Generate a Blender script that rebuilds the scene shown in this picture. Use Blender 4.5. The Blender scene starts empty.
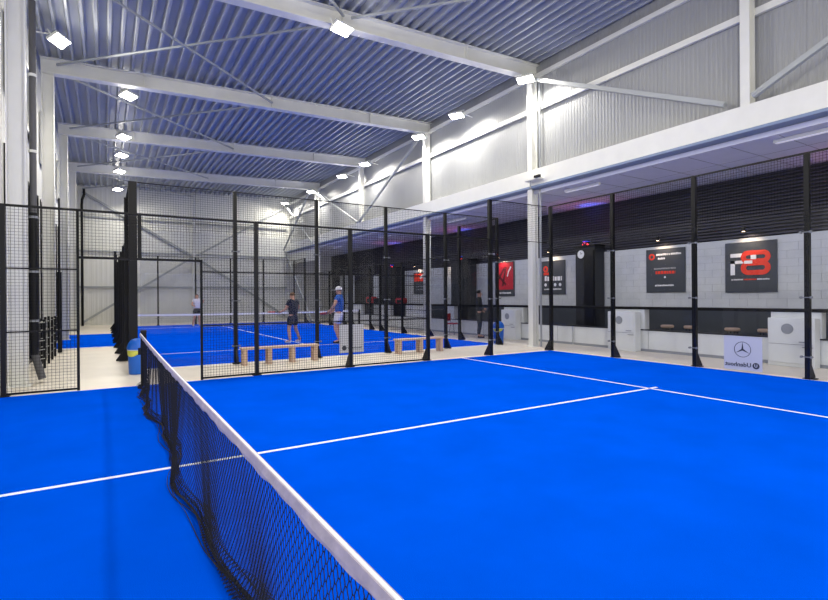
import bpy, bmesh, math, random
from mathutils import Vector, Matrix, Quaternion
random.seed(7)
S = bpy.context.scene
C = S.collection
PI = math.pi

# ------------------------------------------------------------------ camera, world, exposure
cam_d = bpy.data.cameras.new('camera'); cam = bpy.data.objects.new('camera', cam_d); C.objects.link(cam)
cam_d.sensor_width = 36; cam_d.lens = 502.77 * 36 / 828; cam_d.shift_y = -2.31 / 828
cam_d.clip_start = 0.05; cam_d.clip_end = 200
YAW = 1.01937
cam.location = (-0.5234, -4.9224, 1.4941)
q = Vector((math.cos(YAW), math.sin(YAW), 0)).to_track_quat('-Z', 'Y')
cam.rotation_mode = 'QUATERNION'
cam.rotation_quaternion = q @ Quaternion((0, 0, 1), -0.00712)
S.camera = cam

w = bpy.data.worlds.new('world'); S.world = w; w.use_nodes = True
w.node_tree.nodes['Background'].inputs[0].default_value = (1.0, 0.96, 0.88, 1)
w.node_tree.nodes['Background'].inputs[1].default_value = 1.7
S.view_settings.view_transform = 'Standard'; S.view_settings.look = 'None'
S.view_settings.exposure = 0.0; S.view_settings.gamma = 1.0
S.view_settings.use_curve_mapping = False
S.cycles.transparent_max_bounces = 40
FLOOD_POWER = 135.0
FLOOD_FACE = 40.0

# ------------------------------------------------------------------ materials
def srgb(c):
    return tuple((v/255/12.92 if v/255 <= .04045 else ((v/255+.055)/1.055)**2.4) for v in c) + (1,)
def mat(name, rgb, rough=.5, metal=0, noise=0, scale=4, bump=0, bscale=60, spec=.5, emit=None, estr=0, stretch=None):
    m = bpy.data.materials.new(name); m.use_nodes = True
    nt = m.node_tree; b = nt.nodes['Principled BSDF']
    b.inputs['Base Color'].default_value = srgb(rgb); b.inputs['Roughness'].default_value = rough
    b.inputs['Metallic'].default_value = metal; b.inputs['Specular IOR Level'].default_value = spec
    tc = nt.nodes.new('ShaderNodeTexCoord'); mp = nt.nodes.new('ShaderNodeMapping')
    nt.links.new(tc.outputs['Object'], mp.inputs[0])
    if stretch: mp.inputs['Scale'].default_value = stretch
    if noise:
        n = nt.nodes.new('ShaderNodeTexNoise'); n.inputs['Scale'].default_value = scale
        n.inputs['Detail'].default_value = 5
        nt.links.new(mp.outputs[0], n.inputs['Vector'])
        r = nt.nodes.new('ShaderNodeMapRange'); r.inputs[1].default_value = .3; r.inputs[2].default_value = .7
        r.inputs[3].default_value = 1 - noise; r.inputs[4].default_value = 1 + noise
        nt.links.new(n.outputs[0], r.inputs[0])
        mx = nt.nodes.new('ShaderNodeVectorMath'); mx.operation = 'SCALE'
        mx.inputs[0].default_value = srgb(rgb)[:3]
        nt.links.new(r.outputs[0], mx.inputs['Scale']); nt.links.new(mx.outputs[0], b.inputs['Base Color'])
    if bump:
        n2 = nt.nodes.new('ShaderNodeTexNoise'); n2.inputs['Scale'].default_value = bscale
        nt.links.new(mp.outputs[0], n2.inputs['Vector'])
        bp = nt.nodes.new('ShaderNodeBump'); bp.inputs['Strength'].default_value = bump
        bp.inputs['Distance'].default_value = .01
        nt.links.new(n2.outputs[0], bp.inputs['Height']); nt.links.new(bp.outputs[0], b.inputs['Normal'])
    if emit:
        b.inputs['Emission Color'].default_value = srgb(emit); b.inputs['Emission Strength'].default_value = estr
    return m
def glass_mat(name, tint=(242, 243, 246)):
    m = bpy.data.materials.new(name); m.use_nodes = True; nt = m.node_tree; nt.nodes.clear()
    out = nt.nodes.new('ShaderNodeOutputMaterial'); mx = nt.nodes.new('ShaderNodeMixShader')
    tr = nt.nodes.new('ShaderNodeBsdfTransparent'); tr.inputs[0].default_value = srgb(tint)
    gl = nt.nodes.new('ShaderNodeBsdfGlossy'); gl.inputs['Roughness'].default_value = .02
    fr = nt.nodes.new('ShaderNodeFresnel'); fr.inputs[0].default_value = 1.3
    ge = nt.nodes.new('ShaderNodeNewGeometry'); sb_ = nt.nodes.new('ShaderNodeMath'); sb_.operation = 'SUBTRACT'; sb_.inputs[0].default_value = 1
    ml = nt.nodes.new('ShaderNodeMath'); ml.operation = 'MULTIPLY'
    nt.links.new(ge.outputs['Backfacing'], sb_.inputs[1]); nt.links.new(sb_.outputs[0], ml.inputs[0]); nt.links.new(fr.outputs[0], ml.inputs[1])
    nt.links.new(ml.outputs[0], mx.inputs[0]); nt.links.new(tr.outputs[0], mx.inputs[1])
    nt.links.new(gl.outputs[0], mx.inputs[2]); nt.links.new(mx.outputs[0], out.inputs[0])
    return m
M = dict(
    turf=mat('blue_turf', (0, 82, 222), .85, noise=.07, scale=1.3, bump=.5, bscale=220, spec=.0),
    line=mat('line_white', (235, 240, 250), .8, noise=.05, scale=9),
    concrete=mat('beige_floor', (220, 211, 194), .45, noise=.06, scale=1.1),
    deck=mat('roof_deck', (172, 176, 182), .42, metal=.0, noise=.05, scale=2),
    steel=mat('painted_steel', (228, 228, 222), .45, noise=.03, scale=3),
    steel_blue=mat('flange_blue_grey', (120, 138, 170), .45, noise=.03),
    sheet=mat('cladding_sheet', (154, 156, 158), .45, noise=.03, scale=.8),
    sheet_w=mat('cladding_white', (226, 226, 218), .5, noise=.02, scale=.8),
    black=mat('black_powder_coat', (9, 10, 13), .45, noise=.1, scale=8, spec=.3),
    wire=mat('black_wire', (10, 11, 14), .6, spec=.2),
    netm=mat('net_cord', (6, 8, 22), .8),
    tape=mat('net_tape', (176, 168, 182), .85, noise=.12, scale=14, bump=.4, bscale=30),
    tape_edge=mat('net_tape_edge', (246, 246, 250), .7),
    glass=glass_mat('clear_glass'),
    chrome=mat('clamp_steel', (120, 124, 130), .5, metal=.3),
    rceil=mat('soffit_panel', (206, 208, 226), .6, noise=.03),
    seam=mat('soffit_seam', (120, 118, 132), .6),
    darkwall=mat('dark_cladding', (34, 34, 42), .55, noise=.1),
    slat=mat('dark_slat', (58, 57, 70), .5),
    blockwall=mat('grey_block_wall', (202, 206, 208), .8, noise=.05, scale=3, bump=.3, bscale=40),
    mortar=mat('mortar_line', (170, 174, 178), .9),
    anthracite=mat('anthracite', (34, 37, 43), .5, noise=.05),
    charcoal=mat('poster_charcoal', (58, 64, 72), .5, noise=.03),
    white=mat('white_laminate', (226, 229, 228), .45, noise=.03, scale=3),
    rail_grey=mat('rail_grey', (168, 172, 172), .5),
    grey=mat('grey_mark', (150, 154, 160), .5),
    red=mat('poster_red', (226, 58, 34), .5),
    crimson=mat('poster_crimson', (176, 22, 44), .5, noise=.08, scale=6),
    darkred=mat('poster_dark_red', (92, 14, 28), .5),
    pwhite=mat('print_white', (236, 238, 240), .6),
    navyprint=mat('print_navy', (44, 50, 68), .6),
    board=mat('sponsor_board', (182, 186, 200), .55),
    wood=mat('bench_wood', (200, 174, 154), .6, noise=.12, scale=6, stretch=(1, 8, 8)),
    blueplastic=mat('blue_plastic', (20, 100, 205), .4, noise=.04),
    yellow=mat('yellow_print', (212, 214, 92), .5),
    skin=mat('skin', (214, 160, 132), .6, noise=.04),
    navy=mat('navy_cloth', (22, 30, 56), .85, noise=.08, scale=12),
    blueshirt=mat('blue_cloth', (30, 92, 176), .85, noise=.06, scale=12),
    whitecloth=mat('white_cloth', (226, 222, 224), .85, noise=.04, scale=12),
    blackcloth=mat('black_cloth', (34, 38, 42), .85, noise=.08, scale=12),
    hair_brown=mat('hair_brown', (98, 66, 44), .8, noise=.2, scale=30),
    hair_dark=mat('hair_dark', (32, 28, 28), .8, noise=.2, scale=30),
    redfabric=mat('red_fabric', (186, 34, 44), .7, noise=.06),
    lamp=mat('flood_led', (255, 255, 255), .5, emit=(255, 252, 244), estr=FLOOD_FACE),
    batten=mat('batten_diffuser', (235, 235, 240), .5, emit=(235, 232, 255), estr=.25),
    spotface=mat('spot_face', (255, 220, 180), .5, emit=(255, 214, 170), estr=12),
    blueface=mat('blue_lamp_face', (60, 90, 255), .5, emit=(30, 70, 255), estr=6),
    redface=mat('red_lamp_face', (255, 70, 60), .5, emit=(255, 60, 70), estr=4),
    rubber=mat('black_rubber', (22, 22, 24), .7),
    pipe=mat('grey_pipe', (84, 84, 88), .5, noise=.05),
    dark_glass=mat('dark_window', (38, 46, 58), .12, noise=.1),
    screen=mat('dark_screen', (14, 15, 18), .3),
    clockface=mat('clock_face', (236, 238, 238), .5),
)

# ------------------------------------------------------------------ mesh builder
class MB:
    def __init__(s): s.v = []; s.f = []; s.mi = []; s.smooth = []
    def poly(s, vs, fs, mi=0, sm=False):
        o = len(s.v); s.v += [tuple(v) for v in vs]
        for f in fs: s.f.append([i + o for i in f]); s.mi.append(mi); s.smooth.append(sm)
        return s
    def box(s, x0, x1, y0, y1, z0, z1, mi=0):
        vs = [(x, y, z) for z in (z0, z1) for (x, y) in ((x0, y0), (x1, y0), (x1, y1), (x0, y1))]
        return s.poly(vs, [[3, 2, 1, 0], [4, 5, 6, 7], [0, 1, 5, 4], [1, 2, 6, 5], [2, 3, 7, 6], [3, 0, 4, 7]], mi)
    def bevbox(s, x0, x1, y0, y1, z0, z1, b=.01, mi=0, seg=2):
        bm = bmesh.new(); bmesh.ops.create_cube(bm, size=1)
        for v in bm.verts:
            v.co = ((x0+x1)/2 + v.co.x*(x1-x0), (y0+y1)/2 + v.co.y*(y1-y0), (z0+z1)/2 + v.co.z*(z1-z0))
        bmesh.ops.bevel(bm, geom=bm.edges[:], offset=b, segments=seg, affect='EDGES', profile=.5)
        s.bm(bm, mi); return s
    def bm(s, bm, mi=0, sm=False, mtx=None):
        bm.verts.index_update()
        vs = [(mtx @ v.co) if mtx else v.co.copy() for v in bm.verts]
        s.poly(vs, [[v.index for v in f.verts] for f in bm.faces], mi, sm); bm.free()
    def bar(s, a, b, wx, wy=None, mi=0, up=(0, 0, 1)):
        wy = wx if wy is None else wy
        a = Vector(a); b = Vector(b); d = (b-a).normalized(); u = Vector(up)
        if abs(d.dot(u)) > .99: u = Vector((1, 0, 0))
        r = d.cross(u).normalized(); u = r.cross(d)
        vs = [p + r*i*wx/2 + u*j*wy/2 for p in (a, b) for i, j in ((-1, -1), (1, -1), (1, 1), (-1, 1))]
        return s.poly(vs, [[3, 2, 1, 0], [4, 5, 6, 7], [0, 1, 5, 4], [1, 2, 6, 5], [2, 3, 7, 6], [3, 0, 4, 7]], mi)
    def tube(s, pts, r, n=10, mi=0, cap=True):
        pts = [Vector(p) for p in pts]; rings = []; vs = []; fs = []
        for i, p in enumerate(pts):
            d = (pts[min(i+1, len(pts)-1)] - pts[max(i-1, 0)]).normalized()
            u = Vector((0, 0, 1)) if abs(d.z) < .95 else Vector((1, 0, 0))
            a = d.cross(u).normalized(); b = a.cross(d)
            rr = r[i] if isinstance(r, (list, tuple)) else r
            for k in range(n):
                t = 2*PI*k/n; vs.append(p + a*math.cos(t)*rr + b*math.sin(t)*rr)
        for i in range(len(pts)-1):
            for k in range(n):
                fs.append([i*n+k, i*n+(k+1) % n, (i+1)*n+(k+1) % n, (i+1)*n+k])
        s.poly(vs, fs, mi, True)
        if cap:
            s.poly(vs[:n], [list(range(n))], mi); s.poly(vs[-n:], [list(range(n))[::-1]], mi)
        return s
    def lathe(s, prof, c=(0, 0, 0), n=24, mi=0, sm=True):
        vs = []; fs = []
        for r, z in prof:
            for k in range(n): t = 2*PI*k/n; vs.append((c[0]+r*math.cos(t), c[1]+r*math.sin(t), c[2]+z))
        for i in range(len(prof)-1):
            for k in range(n): fs.append([i*n+k, i*n+(k+1) % n, (i+1)*n+(k+1) % n, (i+1)*n+k])
        return s.poly(vs, fs, mi, sm)
    def ibar(s, a, b, w, h, tf=.02, tw=.012, up=(0, 0, 1), mi=0):
        """I section: width w across, height h along up"""
        a = Vector(a); b = Vector(b); d = (b-a).normalized(); r = d.cross(Vector(up)).normalized(); u = r.cross(d)
        P = [(-w/2, -h/2), (w/2, -h/2), (w/2, -h/2+tf), (tw/2, -h/2+tf), (tw/2, h/2-tf), (w/2, h/2-tf), (w/2, h/2),
             (-w/2, h/2), (-w/2, h/2-tf), (-tw/2, h/2-tf), (-tw/2, -h/2+tf), (-w/2, -h/2+tf)]
        vs = [p + r*x + u*y for p in (a, b) for x, y in P]; n = len(P)
        fs = [[i, (i+1) % n, n+(i+1) % n, n+i] for i in range(n)] + [list(range(n))[::-1], list(range(n, 2*n))]
        return s.poly(vs, fs, mi)
    def build(s, name, m, parent=None, off=None):
        me = bpy.data.meshes.new(name)
        vs = s.v
        if off is not None: vs = [(x-off[0], y-off[1], z-off[2]) for x, y, z in vs]
        me.from_pydata(vs, [], s.f)
        for x in (m if isinstance(m, (list, tuple)) else [m]): me.materials.append(x)
        me.polygons.foreach_set('material_index', s.mi); me.polygons.foreach_set('use_smooth', s.smooth)
        bm = bmesh.new(); bm.from_mesh(me); bmesh.ops.recalc_face_normals(bm, faces=bm.faces); bm.to_mesh(me); bm.free()
        me.update()
        o = bpy.data.objects.new(name, me); C.objects.link(o)
        if off is not None and parent is None: o.location = off
        if parent: o.parent = parent
        return o
def tag(o, label=None, cat=None, group=None, kind=None):
    for k, v in (('label', label), ('category', cat), ('group', group), ('kind', kind)):
        if v: o[k] = v
    return o
def thing(name, loc, label, cat, group=None, rz=0):
    o = bpy.data.objects.new(name, None); C.objects.link(o); o.empty_display_size = .1
    o.location = loc; o.rotation_euler = (0, 0, rz)
    return tag(o, label, cat, group)
def struct(name, mb, m): return tag(mb.build(name, m), kind='structure')
def copy_tree(o, parent=None):
    c = o.copy(); C.objects.link(c)
    if parent: c.parent = parent
    for ch in list(o.children): copy_tree(ch, c)
    return c
def text_mb(txt, size, mtx, mb, mi=0, depth=.004, bold=0.0):
    cu = bpy.data.curves.new('t', 'FONT'); cu.body = txt; cu.size = size; cu.extrude = depth/2; cu.offset = bold
    cu.align_x = 'CENTER'; cu.align_y = 'CENTER'; cu.resolution_u = 2
    ob = bpy.data.objects.new('t', cu); C.objects.link(ob); dg = bpy.context.evaluated_depsgraph_get()
    me = bpy.data.meshes.new_from_object(ob.evaluated_get(dg))
    bm = bmesh.new(); bm.from_mesh(me); mb.bm(bm, mi, mtx=mtx)
    bpy.data.objects.remove(ob); bpy.data.curves.remove(cu); bpy.data.meshes.remove(me)

# ------------------------------------------------------------------ structure
XL, XR, YF = -1.98, 10.78, 30.3
def rz(x): return 7.72 + (x + 1.7) * .0325        # underside of the rafters
RD = .42
struct('floor', MB().box(-14, 15, -9, 31, -.12, -.012), M['concrete'])
# roof deck: trapezoidal sheet, ribs along the hall
mb = MB(); p = .29; prof = []; x = -12.0
while x < 11.0:
    prof += [(x, 0), (x+.055, 0), (x+.09, .14), (x+.255, .14)]; x += p
prof.append((x, 0))
vs = []; fs = []
for i, (px, dz) in enumerate(prof):
    z = rz(px) + RD + dz + .015
    vs += [(px, -9, z), (px, YF+.1, z)]
for i in range(len(prof)-1): fs.append([2*i, 2*i+1, 2*i+3, 2*i+2])
n0 = len(vs)
vs += [(-12, -9, rz(-12)+RD+.3), (-12, YF+.1, rz(-12)+RD+.3), (x, -9, rz(x)+RD+.3), (x, YF+.1, rz(x)+RD+.3)]
fs.append([n0, n0+1, n0+3, n0+2])
mb.poly(vs, fs); struct('ceiling', mb, M['deck'])

def cladding(mb, axis, c, a0, a1, z0, z1, face, pitch=.1, joint=1.0, dep=.008):
    """vertical ribbed sheet in plane axis=c facing sign `face`, joints every metre"""
    pts = []; a = a0; 
    while a < a1 - 1e-6:
        e = min(a+pitch, a1); pts += [(a, 0), (a+(e-a)*.5, 0), (a+(e-a)*.6, dep), (a+(e-a)*.9, dep)]
        a = e
        if abs(((a - a0)/joint) - round((a-a0)/joint)) < 1e-4 and a < a1-.05:
            pts += [(a, dep*1.5), (a+.03, dep*1.5), (a+.034, 0)]
            a0_ = a
    pts.append((a1, 0))
    vs = []
    for (t, d) in pts:
        k = c + face*d
        for z in (z0, z1): vs.append((k, t, z) if axis == 'x' else (t, k, z))
    mb.poly(vs, [[2*i, 2*i+1, 2*i+3, 2*i+2] for i in range(len(pts)-1)])
    b = c - face*.12
    if axis == 'x': mb.box(min(b, c-face*.03), max(b, c-face*.03), a0, a1, z0, z1)
    else: mb.box(a0, a1, min(b, c-face*.03), max(b, c-face*.03), z0, z1)
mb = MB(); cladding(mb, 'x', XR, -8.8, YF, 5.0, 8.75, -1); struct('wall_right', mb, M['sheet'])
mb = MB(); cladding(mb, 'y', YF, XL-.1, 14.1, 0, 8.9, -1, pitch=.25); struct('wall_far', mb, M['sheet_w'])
mb = MB()
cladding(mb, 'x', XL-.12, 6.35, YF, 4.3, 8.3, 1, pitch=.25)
for (a, b) in ((6.3, 6.5), (11.85, 12.4), (17.85, 18.4), (24.1, 24.7), (29.6, YF)):
    mb.box(XL-.2, XL-.06, a, b, 0, 4.3)
struct('wall_left', mb, M['sheet_w'])
for i, (a, b) in enumerate(((6.5, 11.85), (12.4, 17.85), (18.4, 24.1), (24.7, 29.6))):
    mb = MB().box(XL-.19, XL-.15, a, b, 0, 4.3, 1); nn = 4
    for k in range(nn+1):
        y = a + (b-a)*k/nn; mb.box(XL-.2, XL-.04, max(a, y-.04), min(b, y+.04), 0, 4.3)
    for z in (0.0, 1.1, 2.3, 3.3, 4.22): mb.box(XL-.2, XL-.06, a, b, z, z+.08)
    struct('window_%d' % (i+1), mb, [M['black'], M['dark_glass']])
    mb = MB().box(XL-.1, XL-.04, a+.5, b-.5, 5.4, 6.9, 1)
    for y in (a+.5, (a+b)/2, b-.5): mb.box(XL-.1, XL-.02, y-.03, y+.03, 5.4, 6.9)
    for z in (5.4, 6.85): mb.box(XL-.1, XL-.02, a+.5, b-.5, z, z+.05)
    struct('window_%d' % (i+5), mb, [M['steel'], M['dark_glass']])
mb = MB(); cladding(mb, 'y', 6.45, -12, XL-.1, 0, 8.2, -1, pitch=.25); struct('wall_side', mb, M['sheet_w'])

# recess (spectator area) : soffit, rear walls
CZ = 4.62
struct('recess_ceiling', MB().box(10.62, 14.1, -8.8, YF, CZ, CZ+.1), M['rceil'])
mb = MB(); y = -8.4
while y < 30: mb.box(10.75, 14.0, y-.006, y+.006, CZ-.004, CZ); y += .9
for x in (12.0, 13.2): mb.box(x-.006, x+.006, -8.8, YF, CZ-.003, CZ)
struct('trim_1', mb, M['seam'])
mb = MB().box(13.9, 14.1, -8.8, 19.5, 0, 3.0)
struct('recess_wall', mb, M['blockwall'])
mb = MB()
for k in range(1, 9): mb.box(13.895, 13.9, -8.8, 19.5, 1.2+k*.2, 1.206+k*.2)
k = 0
while k < 8:
    y = -8.6 + (k % 2)*.2
    while y < 19.4: mb.box(13.895, 13.9, y, y+.006, 1.2+k*.2, 1.4+k*.2); y += .45
    k += 1
struct('trim_2', mb, M['mortar'])
mb = MB().box(13.93, 14.1, -8.8, YF, 3.0, CZ).box(13.93, 14.1, 19.5, YF, 0, 3.0)
struct('wall_back', mb, M['darkwall'])
mb = MB(); z = 3.04
while z < CZ-.03: mb.box(13.86, 13.93, -8.8, YF, z, z+.035); z += .085
struct('trim_3', mb, M['slat'])
struct('recess_baseboard', MB().box(13.82, 13.9, -8.8, 19.5, 0, 1.16), M['charcoal'])
# end wall strip of the right side beyond the last full column
mb = MB(); mb.box(XR-.1, XR, 24.6, YF, 3.9, 5.0); struct('end_wall', mb, M['sheet_w'])

# ------------------------------------------------------------------ steel frame
def hcol(x, y, z0, z1, w, d, label, name='steel_column', base=True):
    t = thing(name, (x, y, z0), label, 'column')
    m = MB().ibar((0, 0, 0), (0, 0, z1-z0), d, w, .022, .014, up=(1, 0, 0)); m.build('shaft', M['steel'], t)
    if base:
        MB().box(-w/2-.05, w/2+.05, -d/2-.05, d/2+.05, 0, .02).build('base_plate', M['steel'], t)
    return t
XRC = 10.58
for (y, w, l) in ((6.2, .26, 'full-height white steel column at the near corner of the blue court, beside the wall of posters'),
                  (12.1, .26, 'full-height white steel column second from the camera on the right side'),
                  (24.4, .26, 'full-height white steel column farthest from the camera on the right side'),
                  (-5.8, .26, 'full-height white steel column on the right side, behind the frame edge')):
    if y < 0: continue
    hcol(XRC, y, -.012, rz(XRC)-.01, .24, .19, 'white steel column rising from floor to roof, ' +
         {6.2: 'nearest on the right, beside the glass corner', 12.1: 'right side, behind the second court', 24.4: 'right side, farthest away'}[y])
for (y, l) in ((.18, 'short white post on the long header beam, nearest one, two braces meeting at its foot'),
               (18.1, 'short white post on the long header beam, distant, braces forming a V below')):
    hcol(XRC-.02, y, 5.3, rz(XRC)-.01, .22, .18, l, 'upper_post', False)
for (y, l) in ((6.2, 'white steel column nearest on the left edge, with grey web'),
               (12.1, 'white steel column, second along the left wall'),
               (18.1, 'white steel column, third along the left wall'),
               (24.4, 'white steel column farthest away on the left wall')):
    hcol(-1.82, y, -.012, rz(-1.82)-.01, .28, .24, l)
hcol(4.4, 30.08, -.012, rz(4.4)+.3, .2, .22, 'white steel column in the middle of the far wall')
for (y, l) in ((.1, 'white roof beam'), (6.2, 'white roof beam nearest and largest, carrying the brightest floodlight'),
               (12.1, 'white roof beam, second from the front'), (18.1, 'white roof beam, third from the front'),
               (24.4, 'white roof beam, farthest back in the hall')):
    if y < 1: continue
    t = thing('roof_beam', (-1.98, y, rz(-1.98)+RD/2), l, 'beam')
    L = 12.76
    MB().ibar((0, 0, 0), (L, 0, .0325*L), .26, RD, .022, .012).build('beam_profile', M['steel'], t)
    g = MB()
    for xx in (2.5, 6.3, 10): g.box(xx, xx+.012, -.12, .12, -RD/2+.02+xx*.0325, RD/2-.02+xx*.0325)
    g.build('stiffener', M['steel'], t)
# long header beam along the right wall
t = thing('header_beam', (10.58, 0, 4.75), 'long white horizontal beam running along the right wall above the recess', 'beam')
MB().box(-.16, .14, -8.8, 30.2, .06, .55).build('beam_face', M['steel'], t)
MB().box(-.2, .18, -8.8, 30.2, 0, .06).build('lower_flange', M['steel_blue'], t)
# sheeting rail
t = MB().box(XR-.11, XR-.03, -8.8, 30.2, 7.14, 7.28).build('cladding_rail', M['steel'])
tag(t, 'long horizontal white rail crossing the ribbed cladding high on the right wall', 'rail')
t = MB().box(XR-.1, XR-.02, -8.8, 30.2, 8.15, 8.27).build('eaves_rail', M['steel'])
tag(t, 'thin white rail under the roof edge at the top of the right wall', 'rail')
# diagonal braces on the right wall
def brace(a, b, w, label, name='diagonal_brace', m='rail_grey'):
    a = Vector(a); b = Vector(b); t = thing(name, a, label, 'brace')
    MB().bar((0, 0, 0), b-a, w, w).build('brace_tube', M[m], t)
    d = (b-a).normalized()
    for p_, s_ in ((Vector((0, 0, 0)), 1), (b-a, -1)):
        MB().bar(p_, p_ + d*.22*s_, w*1.25, w*.25).build('gusset_plate', M[m], t)
    return t
BX = 10.37
brace((BX, 6.0, 8.0), (BX, .52, 5.42), .1, 'white tube brace sloping down from the nearest column to the upper right post')
brace((BX, .0, 5.42), (BX, -5.6, 8.0), .1, 'white tube brace rising to the right from the nearest upper post')
brace((BX, 24.35, 8.05), (BX, 18.2, 5.32), .1, 'white tube brace sloping down from the farthest column, left arm of the distant V')
brace((BX, 18.0, 5.32), (BX, 12.15, 8.05), .1, 'white tube brace rising to the second column, right arm of the distant V')
brace((10.34, 30.0, 8.1), (10.34, 24.6, 4.9), .09, 'white brace in the last bay of the right wall, its far end higher')
brace((10.22, 24.6, 8.1), (10.22, 30.0, 4.9), .09, 'white brace in the last bay of the right wall, its near end higher')
brace((10.3, 29.9, 4.8), (10.3, 24.7, .1), .1, 'white brace at floor level in the last bay on the right, behind the players')
# far wall braces + rails
brace((-1.6, 30.1, 7.8), (4.25, 30.1, 4.3), .12, 'grey diagonal brace on the far wall, upper left', m='rail_grey')
brace((-1.6, 30.1, .2), (4.25, 30.1, 4.15), .12, 'grey diagonal brace on the far wall, lower left', m='rail_grey')
brace((10.3, 30.1, 7.9), (4.55, 30.1, 4.3), .12, 'grey diagonal brace on the far wall, upper right', m='rail_grey')
brace((10.3, 30.1, .3), (4.55, 30.1, 4.15), .12, 'grey diagonal brace on the far wall, lower right', m='rail_grey')
for z, l in ((2.26, 'lower horizontal rail on the far wall'), (4.4, 'middle horizontal rail on the far wall'), (6.4, 'upper horizontal rail on the far wall')):
    t = MB().box(-1.9, 10.5, 30.19, 30.27, z-.05, z+.05).build('wall_rail', M['rail_grey']); tag(t, 'grey ' + l, 'rail')
# roof cross bracing (left half of the roof)
ys = (6.2, 12.1, 18.1, 24.4, 30.0)
zz = lambda x: rz(x)+.22
names = ('first-bay', 'second-bay', 'third-bay', 'last-bay')
for i in range(4):
    a, b = ys[i], ys[i+1]
    brace((-1.6, b-.2, zz(-1.6)), (4.3, a+.2, zz(4.3)), .05, 'thin %s roof tie under the deck, its left end farther away than its right end' % names[i], 'roof_tie')
    brace((-1.6, a+.2, zz(-1.6)-.07), (4.3, b-.2, zz(4.3)-.07), .05, 'thin %s roof tie under the deck, its left end closer than its right end' % names[i], 'roof_tie')
brace((4.3, 6.0, zz(4.3)), (-1.6, .4, zz(-1.6)), .05, 'thin roof tie in front of the nearest roof beam, sloping left', 'roof_tie')
brace((4.5, 6.0, zz(4.5)), (10.3, .4, zz(10.3)), .05, 'thin roof tie in front of the nearest roof beam, sloping right', 'roof_tie')
# left downpipes
def downpipe(x, y, z0, z1, r, label, kink=True):
    t = thing('downpipe', (x, y, 0), label, 'pipe')
    MB().tube([(0, 0, z0), (0, 0, z1)], r if kink else r*.5, 12).build('pipe', M['pipe'] if kink else M['black'], t)
    if not kink: MB().tube([(0, 0, 0), (0, 0, 2.3)], r*1.1, 12).build('padding', M['black'], t)
    if kink:
        MB().tube([(0, 0, 3.1), (0, 0, .5)], r*1.25, 12).build('padding', M['black'], t)
        MB().tube([(0, 0, .52), (.03, 0, .4), (.12, -.05, .05)], r*1.15, 10).build('outlet_elbow', M['pipe'], t)
        for z in (4.2, 5.6, 7.0): MB().tube([(0, 0, z), (0, 0, z+.05)], r*1.25, 12).build('clip', M['steel'], t)
        for z in (3.0, 2.0, 1.1): MB().tube([(0, 0, z), (0, 0, z+.04)], r*1.35, 12).build('strap', M['grey'], t)
downpipe(-1.63, 6.6, .5, 7.7, .055, 'dark grey downpipe beside the nearest left column with padded lower half')
downpipe(-1.62, 12.6, .0, 4.4, .05, 'thin black pipe beside the second left column', False)
t = thing('downpipe', (-1.62, 29.8, 0), 'black pipe with hooked top in the far left corner', 'pipe')
MB().tube([(0, 0, 0), (0, 0, 7.0), (.02, 0, 7.3), (.12, 0, 7.6), (.1, 0, 7.95)], .07, 10).build('pipe', M['black'], t)

for k, (y, l) in enumerate(((8.9, 'nearest'), (9.9, 'second'), (10.8, 'third'), (11.7, 'fourth'), (13.9, 'farthest'))):
    t = thing('metal_rack', (-1.74, y, -.012), 'low black rack with white rungs by the left wall, %s of five' % l, 'rack', 'racks along the left wall')
    for x in (-.07, .07): MB().box(x-.025, x+.025, -.03, .03, 0, 1.08).build('upright', M['black'], t)
    for q_ in range(5): MB().tube([(-.08, -.035, .2+q_*.2), (.08, -.035, .22+q_*.2)], .009, 6).build('rung', M['steel'], t)

# ------------------------------------------------------------------ courts
def court_one():
    t = thing('padel_court_turf', (0, 0, 0), 'blue artificial turf of the near padel court, with the net across it', 'court')
    MB().box(-10, 10, -5, 5, -.01, .004).build('turf', M['turf'], t)
    for nm, bx in (('service_line', (6.925, 6.975, -5, 5)), ('service_line', (-6.975, -6.925, -5, 5)), ('centre_line', (-7.15, 7.15, -.025, .025))):
        MB().box(bx[0], bx[1], bx[2], bx[3], .0, .0065).build(nm, M['line'], t)
    MB().box(-10.03, 10.05, 5, 5.04, -.011, .003).box(10, 10.05, -5, 5, -.011, .003).build('edge_strip', M['line'], t)
court_one()
C2X0, C2X1, C2Y0, C2Y1 = -.06, 10.1, 7.3, 27.3
t = thing('padel_court_turf', ((C2X0+C2X1)/2, 17.3, 0), 'blue artificial turf of the second padel court behind the benches', 'court')
MB().box(-5.06, 5.06, -10, 10, -.01, .004).build('turf', M['turf'], t)
for yy in (-6.95, 6.95): MB().box(-5, 5, yy-.03, yy+.03, 0, .0065).build('service_line', M['line'], t)
MB().box(-.03, .03, -7.15, 7.15, 0, .0065).build('centre_line', M['line'], t)
MB().box(-5.06, 5.06, -10.05, -10, -.011, .003).build('edge_strip', M['line'], t)
t = thing('turf_strip', (-1, 17, 0), 'short blue turf area left of the dense row of black posts', 'turf')
MB().box(-.95, .85, -3.1, 4.0, -.01, .004).build('turf', M['turf'], t)
MB().box(-.95, .85, -3.17, -3.1, -.011, .005).build('border_line', M['line'], t)
MB().box(-.95, .85, 4.0, 4.1, -.011, .005).build('border_line', M['line'], t)

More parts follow.
